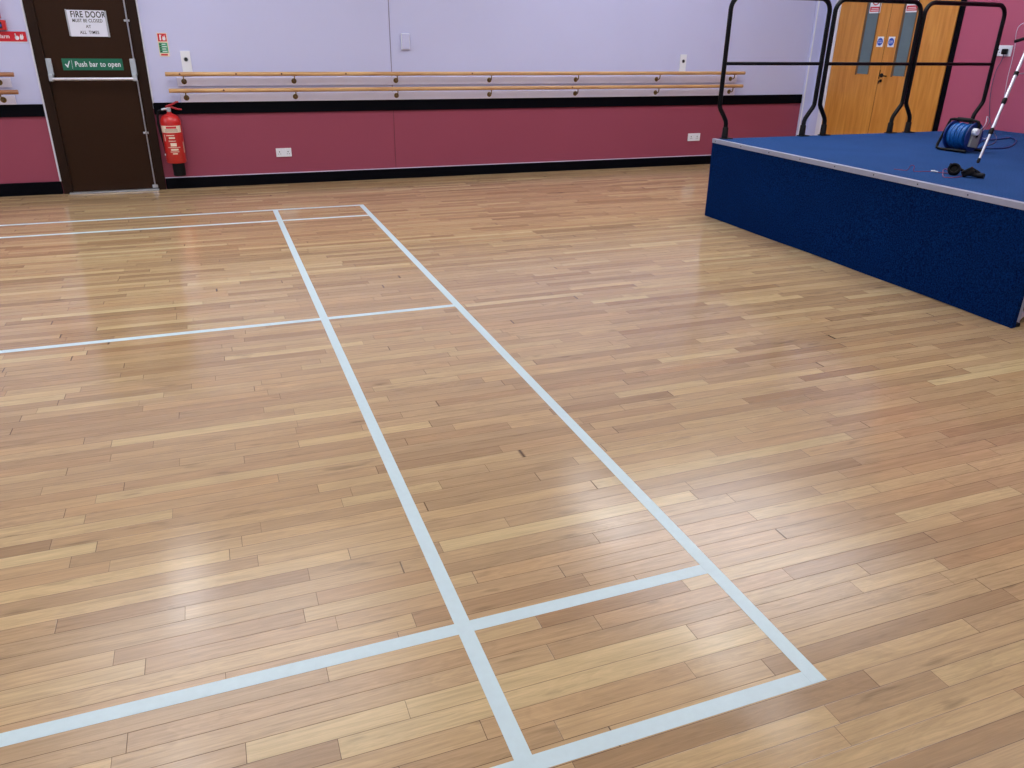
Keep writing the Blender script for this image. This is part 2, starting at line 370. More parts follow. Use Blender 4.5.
# closed-door notice
n = thing('fire_door_notice', (-2.12, Y1-.018, 1.36), 'white FIRE DOOR notice in a metal holder on the brown door', 'sign')
MB().box(-2.27, -1.972, Y1-.022, Y1-.0165, 1.369, 1.583, .001).build('card', 'paper', n)
MB().box(-2.282, -2.270, Y1-.026, Y1-.0165, 1.372, 1.588, .001).build('holder_rail', 'steel', n)
MB().box(-1.972, -1.956, Y1-.026, Y1-.0165, 1.366, 1.58, .001).build('holder_rail', 'steel', n)
text('lettering', 'FIRE', .070, (-2.196, Y1-.0228, 1.546), n, width=.74, bold=.0012)
text('lettering', 'DOOR', .070, (-2.047, Y1-.0228, 1.546), n, width=.74, bold=.0012)
text('lettering', 'MUST BE CLOSED', .038, (-2.118, Y1-.0228, 1.497), n, width=.76, bold=.0005)
text('lettering', 'AT', .034, (-2.118, Y1-.0228, 1.450), n, width=.9, bold=.0005)
text('lettering', 'ALL', .036, (-2.168, Y1-.0228, 1.402), n, width=.84, bold=.0005)
text('lettering', 'TIMES', .036, (-2.082, Y1-.0228, 1.402), n, width=.84, bold=.0005)
n = thing('push_bar_sign', (-2.14, Y1-.018, 1.09), 'green Push bar to open sign above the door push bar', 'sign')
MB().box(-2.388, -1.893, Y1-.020, Y1-.0165, 1.089, 1.187, .001).build('sign_plate', 'signgreen', n)
text('lettering', 'Push bar to open', .062, (-1.912, Y1-.0208, 1.138), n, 'plastic', align='RIGHT', width=.80, bold=.0009)
MB().poly([(-2.368, Y1-.0215, 1.138), (-2.360, Y1-.0215, 1.144), (-2.350, Y1-.0215, 1.128), (-2.330, Y1-.0215, 1.168), (-2.322, Y1-.0215, 1.166), (-2.348, Y1-.0215, 1.108)], (0, .001, 0)).build('tick_mark', 'plastic', n)
MB().box(-2.311, -2.309, Y1-.0212, Y1-.020, 1.10, 1.176).build('divider_line', 'plastic', n)

# ---- fire alarm call point and sign, far left
n = thing('fire_alarm_call_point', (-2.83, Y1, 1.41), 'red fire alarm call point box above the alarm sign', 'fire alarm')
MB().box(-2.885, -2.757, Y1-.05, Y1-.001, 1.412, 1.492, .005).build('box', 'red', n)
MB().box(-2.865, -2.785, Y1-.053, Y1-.05, 1.426, 1.476, .001).build('window', 'ink', n)
MB().cyl((-2.80, Y1-.054, 1.45), (0, 1, 0), .012, .004).build('element', 'signblue', n)
n = thing('fire_alarm_sounder', (-2.84, Y1, 1.5), 'red wall sounder above the fire alarm call point', 'fire alarm')
MB().box(-2.90, -2.785, Y1-.06, Y1-.001, 1.500, 1.66, .012).build('housing', 'red', n)
n = thing('fire_alarm_sign', (-2.85, Y1, 1.32), 'red Fire alarm strip sign left of the brown door', 'sign')
MB().box(-3.07, -2.626, Y1-.005, Y1-.001, 1.322, 1.402, .001).build('sign_plate', 'signred', n)
text('lettering', 'Fire alarm', .044, (-2.755, Y1-.0058, 1.362), n, 'plastic', align='RIGHT', width=.85, bold=.0008)
hand = MB().cyl((-2.700, Y1-.006, 1.352), (0, 1, 0), .017, .002, 20).cyl((-2.708, Y1-.006, 1.375), (0, 1, 0), .006, .002, 12).box(-2.713, -2.705, Y1-.007, Y1-.005, 1.352, 1.388).build('hand_symbol', 'plastic', n)
MB().poly([(-2.675, Y1-.0065, 1.338), (-2.655, Y1-.0065, 1.34), (-2.648, Y1-.0065, 1.36), (-2.655, Y1-.0065, 1.388), (-2.662, Y1-.0065, 1.368), (-2.668, Y1-.0065, 1.384), (-2.678, Y1-.0065, 1.36)], (0, .001, 0)).build('flame_symbol', 'plastic', n)
MB().box(-3.07, -2.622, Y1-.0035, Y1-.0005, 1.315, 1.321).build('lower_border', 'plastic', n)

# ---- extinguisher sticker
n = thing('extinguisher_sign', (-1.525, Y1, 1.21), 'small red and green safety sign right of the brown door', 'sign')
MB().box(-1.570, -1.482, Y1-.004, Y1-.001, 1.207, 1.408, .001).build('sign_plate', 'cream', n)
MB().box(-1.563, -1.489, Y1-.0052, Y1-.004, 1.335, 1.402).build('red_panel', 'signred', n)
MB().box(-1.548, -1.536, Y1-.0062, Y1-.0052, 1.345, 1.388).cyl((-1.542, Y1-.0058, 1.389), (0, 1, 0), .005, .0011, 12).box(-1.540, -1.528, Y1-.0062, Y1-.0052, 1.386, 1.391).poly([(-1.522, Y1-.0062, 1.345), (-1.502, Y1-.0062, 1.345), (-1.497, Y1-.0062, 1.362), (-1.506, Y1-.0062, 1.392), (-1.511, Y1-.0062, 1.37), (-1.518, Y1-.0062, 1.382), (-1.526, Y1-.0062, 1.36)], (0, .001, 0)).build('symbol', 'plastic', n)
MB().box(-1.563, -1.489, Y1-.0052, Y1-.004, 1.238, 1.325).build('green_panel', 'palegreen', n)
mb = MB()
for k in range(4): mb.box(-1.557, -1.545, Y1-.0062, Y1-.0052, 1.245+k*.02, 1.257+k*.02)
mb.build('pictograms', 'ink', n)
mb = MB()
for k in range(4): mb.box(-1.537, -1.498-(k % 2)*.008, Y1-.0062, Y1-.0052, 1.248+k*.02, 1.254+k*.02)
mb.build('text_lines', 'plastic', n)
MB().box(-1.556, -1.498, Y1-.0052, Y1-.004, 1.215, 1.229).build('lower_band', 'signred', n)

# ---- wall plates with round socket
def plate(x, label):
    n = thing('wall_plate', (x, Y1, 1.03), label, 'wall plate', 'tall white wall plates with a black round hole')
    MB().box(x-.043, x+.043, Y1-.012, Y1-.001, 1.035, 1.256, .003).build('plate', 'plastic', n)
    MB().cyl((x, Y1-.014, 1.183), (0, 1, 0), .021, .004, 24).build('bezel', 'grey', n, True)
    MB().cyl((x, Y1-.016, 1.183), (0, 1, 0), .016, .008, 24, bev=.002).build('socket_hole', 'ink', n, True)
plate(-1.347, 'tall white wall plate with black hole above the left end of the barres')
plate(4.052, 'tall white wall plate with black hole near the stage end of the barres')
n = thing('blank_switch_box', (.76, Y1, 1.28), 'small white blank box on the lavender wall at mid height', 'switch box')
MB().box(.718, .803, Y1-.03, Y1-.001, 1.283, 1.434, .004).build('back_box', 'plastic', n)
MB().box(.722, .799, Y1-.034, Y1-.03, 1.287, 1.430, .002).build('face_plate', 'lav', n)

# ---- sockets
def socket(x0, x1, z0, z1, label):
    n = thing('power_socket', ((x0+x1)/2, Y1, z0), label, 'power socket', 'white double sockets low on the rose wall')
    MB().box(x0, x1, Y1-.012, Y1-.001, z0, z1, .003).build('face_plate', 'plastic', n)
    c = (x0+x1)/2; zc = (z0+z1)/2
    for dx in (-.042, .042):
        MB().box(c+dx-.004, c+dx+.004, Y1-.0135, Y1-.012, zc+.002, zc+.013).box(c+dx-.014, c+dx-.006, Y1-.0135, Y1-.012, zc-.016, zc-.011).box(c+dx+.006, c+dx+.014, Y1-.0135, Y1-.012, zc-.016, zc-.011).build('pin_slots', 'ink', n)
    for dx in (-.012, .012):
        MB().box(c+dx-.007, c+dx+.007, Y1-.016, Y1-.012, zc+.012, zc+.030, .001).build('rocker_switch', 'plastic', n)
socket(-.622, -.470, .268, .352, 'white double power socket near the extinguisher')
socket(4.222, 4.392, .283, .372, 'white double power socket beside the stage')

# ---- ballet barres
def barre(x0, x1, zb, br, label, m='barre', rend=True, knots=()):
    yb = Y1-.10; zr = zb+.068
    n = thing('ballet_barre', ((x0+x1)/2, Y1, zb), label, 'ballet barre', 'wooden wall barres')
    MB().box(max(x0+.09, X0+.1), x1-.05, Y1-.026, Y1-.001, zb-.041, zb+.037, .003).build('backing_board', 'board', n)
    MB().tube([(x0, yb, zr), (x0+.003, yb, zr)]+[(x0+(x1-x0)*k/24, yb, zr) for k in range(1, 24)]+[(x1-.003, yb, zr), (x1, yb, zr)], [.017, .019]+[.019]*23+[.019, .017], 20).build('rail', m, n, True)
    for x in br:
        b = MB().lathe([(.030, 0), (.030, .004), (.024, .009), (.012, .012), (.009, .02)], (x, Y1-.018, zb), (0, -1, 0), 28).build('bracket', 'brass', n, True)
        MB().tube([(x, Y1-.03, zb), (x, yb+.02, zb+.002), (x, yb+.004, zb+.014), (x, yb, zb+.035), (x, yb, zr-.014)], .0055, 10).box(x-.022, x+.022, yb-.008, yb+.008, zr-.020, zr-.016).build('arm', 'brass', b, True)
        MB().cyl((x-.014, Y1-.029, zb+.010), (0, 1, 0), .004, .003, 10).cyl((x+.014, Y1-.029, zb+.010), (0, 1, 0), .004, .003, 10).cyl((x, Y1-.031, zb-.016), (0, 1, 0), .004, .003, 10).build('screw', 'ink', b)
    for kx in knots:
        MB().cyl((kx, yb-.0155, zr+.002), (0, 1, .1), .0085, .008, 12).build('wood_knot', 'knot', n)
BX = (-1.392, -.380, .642, 1.660, 2.680, 3.709, 4.722)
barre(-1.545, 4.862, .990, BX, 'upper pine ballet barre along the lavender back wall, right of the door', knots=(-1.42, -.92, -.5, .12, 1.44))
barre(-1.535, 4.855, .845, BX, 'lower pine ballet barre just above the black rail, right of the door', knots=(-1.05, 2.6))
LX = (-5.95, -4.94, -3.92, -2.912)
barre(-6.1, -2.772, .990, LX, 'upper reddish ballet barre ending left of the brown door', 'barre_dark')
barre(-6.1, -2.770, .845, LX, 'lower reddish ballet barre ending left of the brown door', 'barre_dark')

# ---- fire extinguisher
ex, ey = -1.562, Y1-.115
n = thing('fire_extinguisher', (ex, ey, .14), 'red fire extinguisher with black hose hung beside the brown door', 'fire extinguisher')
r = .091
cyl_ = MB().lathe([(.05, .262), (r-.006, .266), (r, .274), (r, .640), (r-.004, .662), (r-.018, .688), (r-.045, .706), (.022, .714), (.018, .735)], (ex, ey, 0), (0, 0, 1), 40).build('cylinder', 'red', n, True)
MB().lathe([(.052, .142), (.056, .148), (.056, .262), (.05, .264)], (ex+.01, ey, 0), (0, 0, 1), 32).build('base_ring', 'rubber', n, True)
def wrap(z0, z1, a0, a1, rr, m, nm):
    mb = MB(); k = 16; va = []
    for i in range(k+1):
        a = math.radians(a0+(a1-a0)*i/k)
        va.append([mb.bm.verts.new((ex+rr*math.sin(a), ey-rr*math.cos(a), z)) for z in (z0, z1)])
    for i in range(k): mb.bm.faces.new((va[i][0], va[i+1][0], va[i+1][1], va[i][1]))
    return mb.build(nm, m, cyl_, True)
wrap(.548, .610, -72, 60, r+.0012, 'cream', 'label')
wrap(.585, .604, -30, 28, r+.0018, 'signred', 'label_heading')
for z in (.556, .566, .576): wrap(z, z+.003, -40, 34, r+.0018, 'knot', 'label_line')
for z0, z1, a0, a1 in ((.520, .527, -38, 10), (.494, .508, -22, 12), (.470, .476, -26, 14), (.425, .455, -18, 16), (.412, .417, -35, 35), (.386, .402, -20, 22), (.372, .377, -25, 25), (.352, .362, -12, 14), (.47, .53, -52, -46), (.36, .46, 60, 68)):
    wrap(z0, z1, a0, a1, r+.0012, 'cream', 'print')
MB().cyl((ex, ey, .748), (0, 0, 1), .02, .04, 20, bev=.003).tube([(ex, ey, .752), (ex-.035, ey-.01, .755), (ex-.062, ey-.012, .748)], .011, 12).build('valve', 'steel', n, True)
MB().cyl((ex+.002, ey-.026, .748), (0, 1, 0), .014, .012, 20).build('gauge', 'grey', n, True)
h = MB().tube([(ex-.025, ey, .775), (ex+.03, ey, .792), (ex+.075, ey-.01, .815), (ex+.095, ey-.012, .818)], [.008, .010, .009, .006], 10).build('squeeze_lever', 'darkred', n, True)
MB().tube([(ex-.02, ey, .762), (ex+.03, ey, .768), (ex+.08, ey-.01, .752), (ex+.115, ey-.012, .748)], [.008, .009, .008, .006], 10).build('carry_handle', 'darkred', n, True)
MB().tube([(ex-.055, ey-.012, .748), (ex-.09, ey+.01, .735), (ex-.108, ey+.02, .69), (ex-.112, ey+.02, .62), (ex-.104, ey+.015, .54), (ex-.09, ey, .46), (ex-.083, ey-.01, .40), (ex-.078, ey-.015, .34)], .0115, 12).build('hose', 'rubber', n, True)
MB().box(ex-.096, ex-.070, ey-.03, ey, .335, .352, .003).build('hose_clip', 'plastic', n)
MB().box(ex-.03, ex+.03, ey+.07, Y1-.001, .60, .66, .003).build('wall_bracket', 'rubber', n)

# ------------------------------------------------------------------ double doors in right wall (door_2)
D = struct(empty('door_2', (X1, 6.3, 0)), 'pair of light oak doors beyond the stage')
def rb(y0, y1, x0, x1, z0, z1, bev=0.): return MB().box(X1-x1, X1-x0, y0, y1, z0, z1, bev)
rb(5.385, 5.448, .0, .012, 0, 2.16, .003).build('dark_jamb', 'black', D)
rb(7.115, 7.20, .0, .03, 0, 2.16, .003).box(X1-.03, X1, 5.446, 7.115, 2.07, 2.16, .003).build('door_frame', 'white', D)
def leaf(ya, yb, g0, g1):
    l = rb(ya, yb, .001, .022, .008, 2.065, .002)
    l = l.build('door_leaf', 'oak', D)
    rb(g0, g1, .022, .0245, 1.078, 1.93).build('glass_panel', 'glass', l)
    b = MB()
    for (p0, p1, z0, z1) in ((g0-.010, g0, 1.078, 1.942), (g1, g1+.028, 1.066, 1.942)): b.box(X1-.029, X1-.022, p0, p1, z0, z1)  # bead at the left widened to imitate the reveal's shadow
    b.build('glazing_bead_shade', 'oakedge', l)
    MB().box(X1-.029, X1-.022, g0, g1, 1.066, 1.078).box(X1-.029, X1-.022, g0, g1, 1.93, 1.942).build('glazing_sill', 'oak', l)
    return l
L1 = leaf(6.328, 7.112, 6.500, 6.665)
L2 = leaf(5.450, 6.322, 5.965, 6.120)
M['gap'] = mat('dark_door_gap', (70, 40, 18), .7)
rb(6.3225, 6.3275, .001, .02, .008, 2.06).build('meeting_gap', 'gap', D)
hp = MB().cyl((X1-.026, 6.283, 1.076), (1, 0, 0), .022, .008, 20).cyl((X1-.026, 6.283, 1.018), (1, 0, 0), .016, .008, 20).build('handle_rose', 'rubber', L2, True)
MB().tube([(X1-.026, 6.283, 1.076), (X1-.06, 6.283, 1.076), (X1-.066, 6.276, 1.076), (X1-.066, 6.17, 1.072)], .007, 10).build('lever', 'rubber', L2, True)
MB().tube([(X1-.03, 6.283, 1.018), (X1-.05, 6.283, 1.018), (X1-.052, 6.283, .99)], .006, 10).build('key_turn', 'rubber', L2, True)
MB().box(X1-.028, X1-.022, 6.312, 6.321, 1.04, 1.13).build('latch_plate', 'rubber', L2)
def disc(y, label):
    n = thing('fire_door_disc_sign', (X1, y, 1.37), label, 'sign', 'blue disc signs on the oak doors')
    rb(y-.046, y+.046, .0225, .0245, 1.368, 1.474, .0008).build('sign_plate', 'plastic', n)
    MB().cyl((X1-.0252, y, 1.421), (1, 0, 0), .040, .0016, 32).build('blue_disc', 'signblue', n)
    text('lettering', 'Fire door\nkeep shut', .017, (X1-.0265, y, 1.4215), n, 'plastic', face='-x', width=.75)
disc(6.400, 'blue round sign on the left oak door, left of the meeting edge')
disc(6.238, 'blue round sign on the right oak door above its handle')
def prohib(y0, y1, label):
    n = thing('warning_sign', (X1, (y0+y1)/2, 1.71), label, 'sign', 'red and white signs on the door glass')
    yc = (y0+y1)/2
    rb(y0, y1, .0248, .0268, 1.712, 1.925, .0008).build('sign_plate', 'plastic', n)
    rg = MB(); k = 28
    rg.tube([(X1-.0275, yc+.052*math.cos(2*PI*i/k), 1.850+.052*math.sin(2*PI*i/k)) for i in range(k+1)], .006, 6, False)
    rg.tube([(X1-.0275, yc-.036, 1.850+.036), (X1-.0275, yc+.036, 1.850-.036)], .005, 6)
    rg.build('red_ring', 'signred', n)
    MB().cyl((X1-.0275, yc, 1.845), (1, 0, 0), .016, .002, 16).box(X1-.0285, X1-.0265, yc-.03, yc+.03, 1.822, 1.832).build('black_figure', 'ink', n)
    rb(y0+.008, y1-.008, .0265, .028, 1.728, 1.778).build('red_band', 'signred', n)
    rb(y0+.03, y1-.03, .028, .0288, 1.756, 1.762).box(X1-.0288, X1-.028, y0+.02, y1-.02, 1.740, 1.746).build('band_lines', 'plastic', n)
prohib(6.482, 6.645, 'red and white prohibition sign at the top of the left door glass')
prohib(5.955, 6.118, 'red and white prohibition sign at the top of the right door glass')

# ---- socket on rose wall with black plug
n = thing('power_socket', (X1, 4.84, 1.31), 'white double socket on the rose wall above the stage, black plug inserted', 'power socket')
rb(4.752, 4.935, .001, .012, 1.311, 1.407, .003).build('face_plate', 'plastic', n)
rb(4.886, 4.894, .012, .0135, 1.362, 1.374).box(X1-.0135, X1-.012, 4.872, 4.880, 1.342, 1.347).box(X1-.0135, X1-.012, 4.900, 4.908, 1.342, 1.347).build('pin_slots', 'ink', n)
rb(4.848, 4.862, .012, .016, 1.375, 1.393, .001).box(X1-.016, X1-.012, 4.826, 4.840, 1.375, 1.393, .001).build('rocker_switch', 'plastic', n)
n = thing('mains_plug', (X1-.03, 4.80, 1.33), 'black plug and grey lead in the rose wall socket', 'plug')
MB().box(X1-.055, X1-.0165, 4.778, 4.826, 1.328, 1.376, .008).build('plug_body', 'rubber', n, True)

# ------------------------------------------------------------------ stage
SX0, SX1, SY0, SY1, SZ = 2.752, X1-.003, 1.72, 4.768, .65
n = thing('stage', ((SX0+SX1)/2, (SY0+SY1)/2, 0), 'raised blue carpeted stage with shade-darkened skirt in the right of the hall', 'stage')
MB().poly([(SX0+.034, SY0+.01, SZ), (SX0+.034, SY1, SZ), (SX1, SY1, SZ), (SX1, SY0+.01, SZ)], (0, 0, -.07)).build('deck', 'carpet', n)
mb = MB()   # skirt: carpet-covered boards, slightly wavy cut bottom
k = 40
def skx(t): return SX0+.012*math.sin(PI*t)+.010*(1-t)-.004*t
fr = [[], [], [], []]
for i in range(k+1):
    t = i/k; y = SY1+(SY0-SY1)*t
    fr[0].append(mb.bm.verts.new((skx(t)+.004, y, SZ-.022))); fr[1].append(mb.bm.verts.new((skx(t)+.006*(1-t)-.012*t, y-.012*(1-t), .003+.002*math.sin(t*17))))
    fr[2].append(mb.bm.verts.new((skx(t)+.016, y, SZ-.022))); fr[3].append(mb.bm.verts.new((skx(t)+.016, y, .003)))
for i in range(k):
    for a, b_ in ((0, 1), (1, 3), (3, 2), (2, 0)):
        mb.bm.faces.new((fr[a][i], fr[a][i+1], fr[b_][i+1], fr[b_][i]))
for i in (0, k): mb.bm.faces.new((fr[0][i], fr[1][i], fr[3][i], fr[2][i]))
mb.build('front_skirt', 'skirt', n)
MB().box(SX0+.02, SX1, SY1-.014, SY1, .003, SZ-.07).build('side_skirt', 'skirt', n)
e = MB().poly([(SX0-.006, SY0, SZ+.003), (SX0+.012, SY1+.002, SZ+.003), (SX0+.040, SY1+.002, SZ+.003), (SX0+.036, SY0, SZ+.003)], (0, 0, -.033)).build('edge_trim', 'alu', n)
for i in range(9):
    MB().cyl((SX0-.006+.0058*(.12+i*.36), SY0+.12+i*.36, SZ-.013), (1, 0, 0), .0045, .003, 10).build('screw', 'ink', e)
# steel understructure seen at the open end
for x in (SX0+.06, 4.3, SX1-.06):
    for y in (SY0+.05, 3.2, SY1-.08):
        MB().box(x-.02, x+.02, y-.02, y+.02, .002, SZ-.07, .003).build('leg', 'tube' if y > 2 else 'alu', n)
MB().tube([(SX0+.09, SY0+.05, .03), (SX0+.7, SY0+.05, SZ-.10)], .012, 8).tube([(SX0+.02, SY0+.05, SZ-.09), (SX1-.02, SY0+.05, SZ-.09)], .018, 8).tube([(SX0+.02, SY0+.05, .06), (SX0+1.5, SY0+.05, .06)], .012, 8).build('brace', 'tin', n)
MB().box(SX0+.02, SX0+.055, SY0+.005, SY0+.07, .001, .022, .003).build('foot_pad', 'rubber', n)

# ---- guard rails on the far edge of the stage
def guard_rail(xl, xr, label):
    y = SY1-.022; zt = 1.742; rad = .10; R_ = .0185
    n = thing('guard_rail', ((xl+xr)/2, y, SZ), label, 'guard rail', 'black tubular guard rails along the stage edge')
    def side(x, s):
        return [(x+s*.085, y, SZ+.06), (x+s*.083, y, SZ+.125), (x+s*.075, y, SZ+.15), (x+s*.045, y, SZ+.195), (x+s*.012, y, SZ+.240), (x+s*.002, y, SZ+.262), (x, y, SZ+.29), (x, y, 1.24)]
    arcL = [(xl+rad-rad*math.cos(a), y, zt-rad+rad*math.sin(a)) for a in [i*PI/2/8 for i in range(9)]]
    arcR = [(xr-rad+rad*math.sin(a), y, zt-rad+rad*math.cos(a)) for a in [i*PI/2/8 for i in range(9)]]
    MB().tube(side(xl, 1)+arcL+arcR+side(xr, -1)[::-1], R_, 16).build('frame_tube', 'tube', n, True)
    MB().tube([(xl, y, 1.243), (xr, y, 1.243)], .0135, 12).build('cross_bar', 'tube', n, True)
    for x in (xl+.085, xr-.085):
        s = MB().lathe([(.028, SZ+.002), (.026, SZ+.02), (.024, SZ+.09), (.020, SZ+.095)], (x, y, 0), (0, 0, 1), 20).build('socket_foot', 'rubber', n, True)
        MB().box(x-.03, x+.065, y-.03, y+.03, SZ+.001, SZ+.008, .002).build('base_plate', 'rubber', s)
guard_rail(2.782, 3.757, 'black guard rail at the left corner of the stage in front of the back wall')
guard_rail(3.815, 4.748, 'black guard rail in front of the left oak door')
guard_rail(4.792, 5.750, 'rightmost black guard rail, in front of the rose wall beside the reel')

# ---- cable reel
A = Vector((.13, -.99, 0)).normalized(); F_ = Vector((-.99, -.13, 0)).normalized()   # F_: toward the hall
rc = Vector((4.245, 3.60, SZ+.114)); kz = .80
n = thing('cable_reel', (rc.x, rc.y, SZ), 'blue extension cable reel on a black stand, standing on the stage', 'cable reel')
MB().lathe([(a_*kz, b_) for a_, b_ in [(.06, -.092), (.132, -.092), (.134, -.088), (.132, -.084), (.055, -.082), (.05, .06), (.055, .082), (.130, .084), (.134, .088), (.132, .094), (.06, .094)]], rc, A, 40).build('drum', 'drumblue', n, True)
mb = MB()
prof = []
for i in range(8):
    z = -.072+i*.0175; rr = .107+(.009 if i % 2 else 0)+(.006 if 1 < i < 5 else 0)
    prof += [(rr-.006, z-.0085), (rr, z-.004), (rr, z+.004), (rr-.006, z+.0085)]
mb.lathe([(a_*kz, b_) for a_, b_ in [(.05, -.0808)]+prof+[(.05, .064)]], rc, A, 40).build('wound_cable', 'cableblue', n, True)
UP = Vector((0, 0, 1))
def rp(a, f, z): return rc+A*a+F_*f*kz+UP*(z-.142)*kz
fr = [rp(.12, .125, .016), rp(-.10, .125, .016), rp(-.128, .12, .022), rp(-.134, .11, .05), rp(-.134, .0, .255), rp(-.128, 0, .280), rp(-.10, 0, .288), rp(.075, 0, .288), rp(.10, 0, .28), rp(.112, 0, .255), rp(.112, 0, .142)]
MB().tube(fr, .0105, 12).build('stand_frame', 'tube', n, True)
MB().tube([rp(-.134, .0, .25), rp(-.134, -.10, .04), rp(-.125, -.118, .016), rp(.12, -.12, .016)], .0105, 12).build('rear_stand_frame', 'tube', n, True)
MB().tube([rp(-.134, 0, .142), rp(.112, 0, .142)], .012, 12).build('axle', 'rubber', n, True)
MB().tube([rp(-.07, 0, .288), rp(.05, 0, .288)], .0165, 14).build('hand_grip', 'rubber', n, True)
q = Matrix((( F_.x*-1, A.x, 0), (F_.y*-1, A.y, 0), (0, 0, 1))).to_4x4()   # local x -> -F_, y -> A, z -> up
q = Matrix.Translation(rc) @ q @ Matrix.Rotation(math.radians(9), 4, 'Y')
MB().box(-.050, .050, .092, .112, -.076, .062, .004, q).build('socket_panel', 'panelgrey', n)
MB().cyl(rp(.118, .045, .195), A, .026, .04, 20, bev=.006).build('white_plug', 'plastic', n, True)

# ---- cords
def smooth_pts(pts, k=8):
    P = [Vector(p) for p in pts]; P = [P[0]*2-P[1]]+P+[P[-1]*2-P[-2]]; out = []
    for i in range(1, len(P)-2):
        for j in range(k):
            t = j/k; a, b, c, d = P[i-1:i+3]
            out.append(.5*((2*b)+(c-a)*t+(2*a-5*b+4*c-d)*t*t+(3*b-a-3*c+d)*t**3))
    out.append(P[-2]); return out
pl = bpy.data.objects['mains_plug']
MB().tube(smooth_pts([(X1-.036, 4.802, 1.33), (5.94, 4.818, 1.261), (5.94, 4.847, 1.18), (5.94, 4.85, 1.026), (5.94, 4.824, .873), (5.92, 4.76, .73), (5.80, 4.60, SZ+.006), (5.3, 4.15, SZ+.006), (4.9, 3.85, SZ+.006), (4.62, 3.72, SZ+.006)]), .0035, 8).build('lead', 'cordgrey', pl, True)
MB().tube(smooth_pts([rc+A*.0+UP*-.100+F_*-.03, (4.50, 3.74, SZ+.008), (4.788, 3.917, SZ+.007), (5.008, 4.03, SZ+.007), (5.32, 4.10, SZ+.007), (5.44, 4.12, SZ+.007), (5.307, 3.963, SZ+.007), (4.986, 3.732, SZ+.007), (4.737, 3.603, SZ+.007), (4.60, 3.62, SZ+.007), (4.45, 3.70, SZ+.007)]), .006, 8).build('loose_cable', 'cordblue', n, True)
o = MB().tube(smooth_pts([rp(.142, .045, .20), rp(.17, .03, .27), rp(.14, -.03, .335), rp(.13, -.10, .28), (4.46, 3.62, .765), (4.52, 3.62, .735), (4.575, 3.62, .79), (4.60, 3.62, .88), (4.61, 3.62, .97), (4.604, 3.62, 1.07), (4.59, 3.62, 1.18), (4.59, 3.62, 1.296), (4.583, 3.62, 1.40), (4.561, 3.62, 1.50), (4.569, 3.61, 1.551), (4.62, 3.58, 1.58), (4.56, 3.45, 1.62), (4.42, 3.345, 1.66)]), .0022, 8).build('white_lead', 'cordwhite', None, True)
tag(o, 'thin white lead rising from the reel beside the tripod', 'cable')

# ---- tripod
foot = Vector((3.828, 3.069, SZ+.012)); ctr = Vector((4.366, 3.310, 0)); za = 1.51   # the other two legs stand to the right
n = thing('camera_tripod', (ctr.x, ctr.y, SZ), 'silver tripod with black collars standing at the right of the stage', 'tripod')
base_r = (Vector((foot.x, foot.y, 0))-ctr).length; a0 = math.atan2(foot.y-ctr.y, foot.x-ctr.x)
for i in range(3):
    a = a0+math.radians((0, 84, 152)[i])
    f = Vector((ctr.x+base_r*math.cos(a), ctr.y+base_r*math.sin(a), foot.z)); t = Vector((ctr.x+.035*math.cos(a), ctr.y+.035*math.sin(a), za))
    L_ = lambda s: f.lerp(t, s)
    lg = MB().tube([L_(.012), L_(.24)], .0085, 12).tube([L_(.24), L_(.47)], .0100, 12).tube([L_(.47), L_(1)], .0115, 12).build('leg', 'tin', n, True)
    MB().tube([L_(-.012), L_(.0), L_(.02)], [.008, .011, .010], 12).build('rubber_tip', 'rubber', lg, True)
    for s in (.205, .435):
        MB().tube([L_(s), L_(s+.008), L_(s+.038), L_(s+.045)], [.012, .0155, .0155, .012], 14).build('clamp_collar', 'rubber', lg, True)
    MB().tube([L_(.655), L_(.68)], .016, 14).build('brace_collar', 'rubber', lg, True)
    MB().tube([L_(.667), (ctr.x, ctr.y, L_(.667).z)], .005, 8).build('brace_arm', 'tin', lg, True)
MB().tube([(ctr.x, ctr.y, 1.42), (ctr.x, ctr.y, 1.66)], .013, 16).build('centre_column', 'tin', n, True)
MB().lathe([(.03, 1.44), (.055, 1.47), (.055, 1.53), (.03, 1.56)], (ctr.x, ctr.y, 0), (0, 0, 1), 24).build('shoulder', 'rubber', n, True)
hd = MB().box(ctr.x-.035, ctr.x+.035, ctr.y-.03, ctr.y+.03, 1.64, 1.71, .006).box(ctr.x-.045, ctr.x+.045, ctr.y-.035, ctr.y+.035, 1.71, 1.725, .003).build('pan_head', 'rubber', n)
MB().tube([(4.215, 3.335, 1.437), (4.33, 3.29, 1.475)], [.0105, .0125], 14).tube([(4.33, 3.29, 1.475), (ctr.x, ctr.y+.02, 1.65)], .005, 8).build('pan_handle', 'rubber', hd, True)

# ---- headphones with thin red lead
n = thing('headphones', (3.21, 2.63, SZ), 'black headphones lying on the stage carpet near the front edge', 'headphones')
def cup(c, ax, nm):
    o = MB().lathe([(.018, -.016), (.034, -.016), (.037, -.010), (.037, .004), (.032, .010), (.020, .006), (.016, -.004)], c, ax, 28).build(nm, 'rubber', n, True)
    MB().lathe([(.012, .004), (.034, .008), (.038, .014), (.035, .022), (.026, .022), (.020, .010)], c, ax, 28).build('ear_pad', 'tube', o, True)
    return o
cup((3.19, 2.705, SZ+.034), (-.70, -.50, .52), 'ear_cup')
cup((3.205, 2.612, SZ+.030), (-.30, .45, .75), 'ear_cup')
MB().tube(smooth_pts([(3.185, 2.735, SZ+.062), (3.24, 2.74, SZ+.045), (3.28, 2.70, SZ+.02), (3.29, 2.63, SZ+.018), (3.25, 2.57, SZ+.03), (3.215, 2.60, SZ+.055)]), .009, 10).build('headband', 'rubber', n, True)
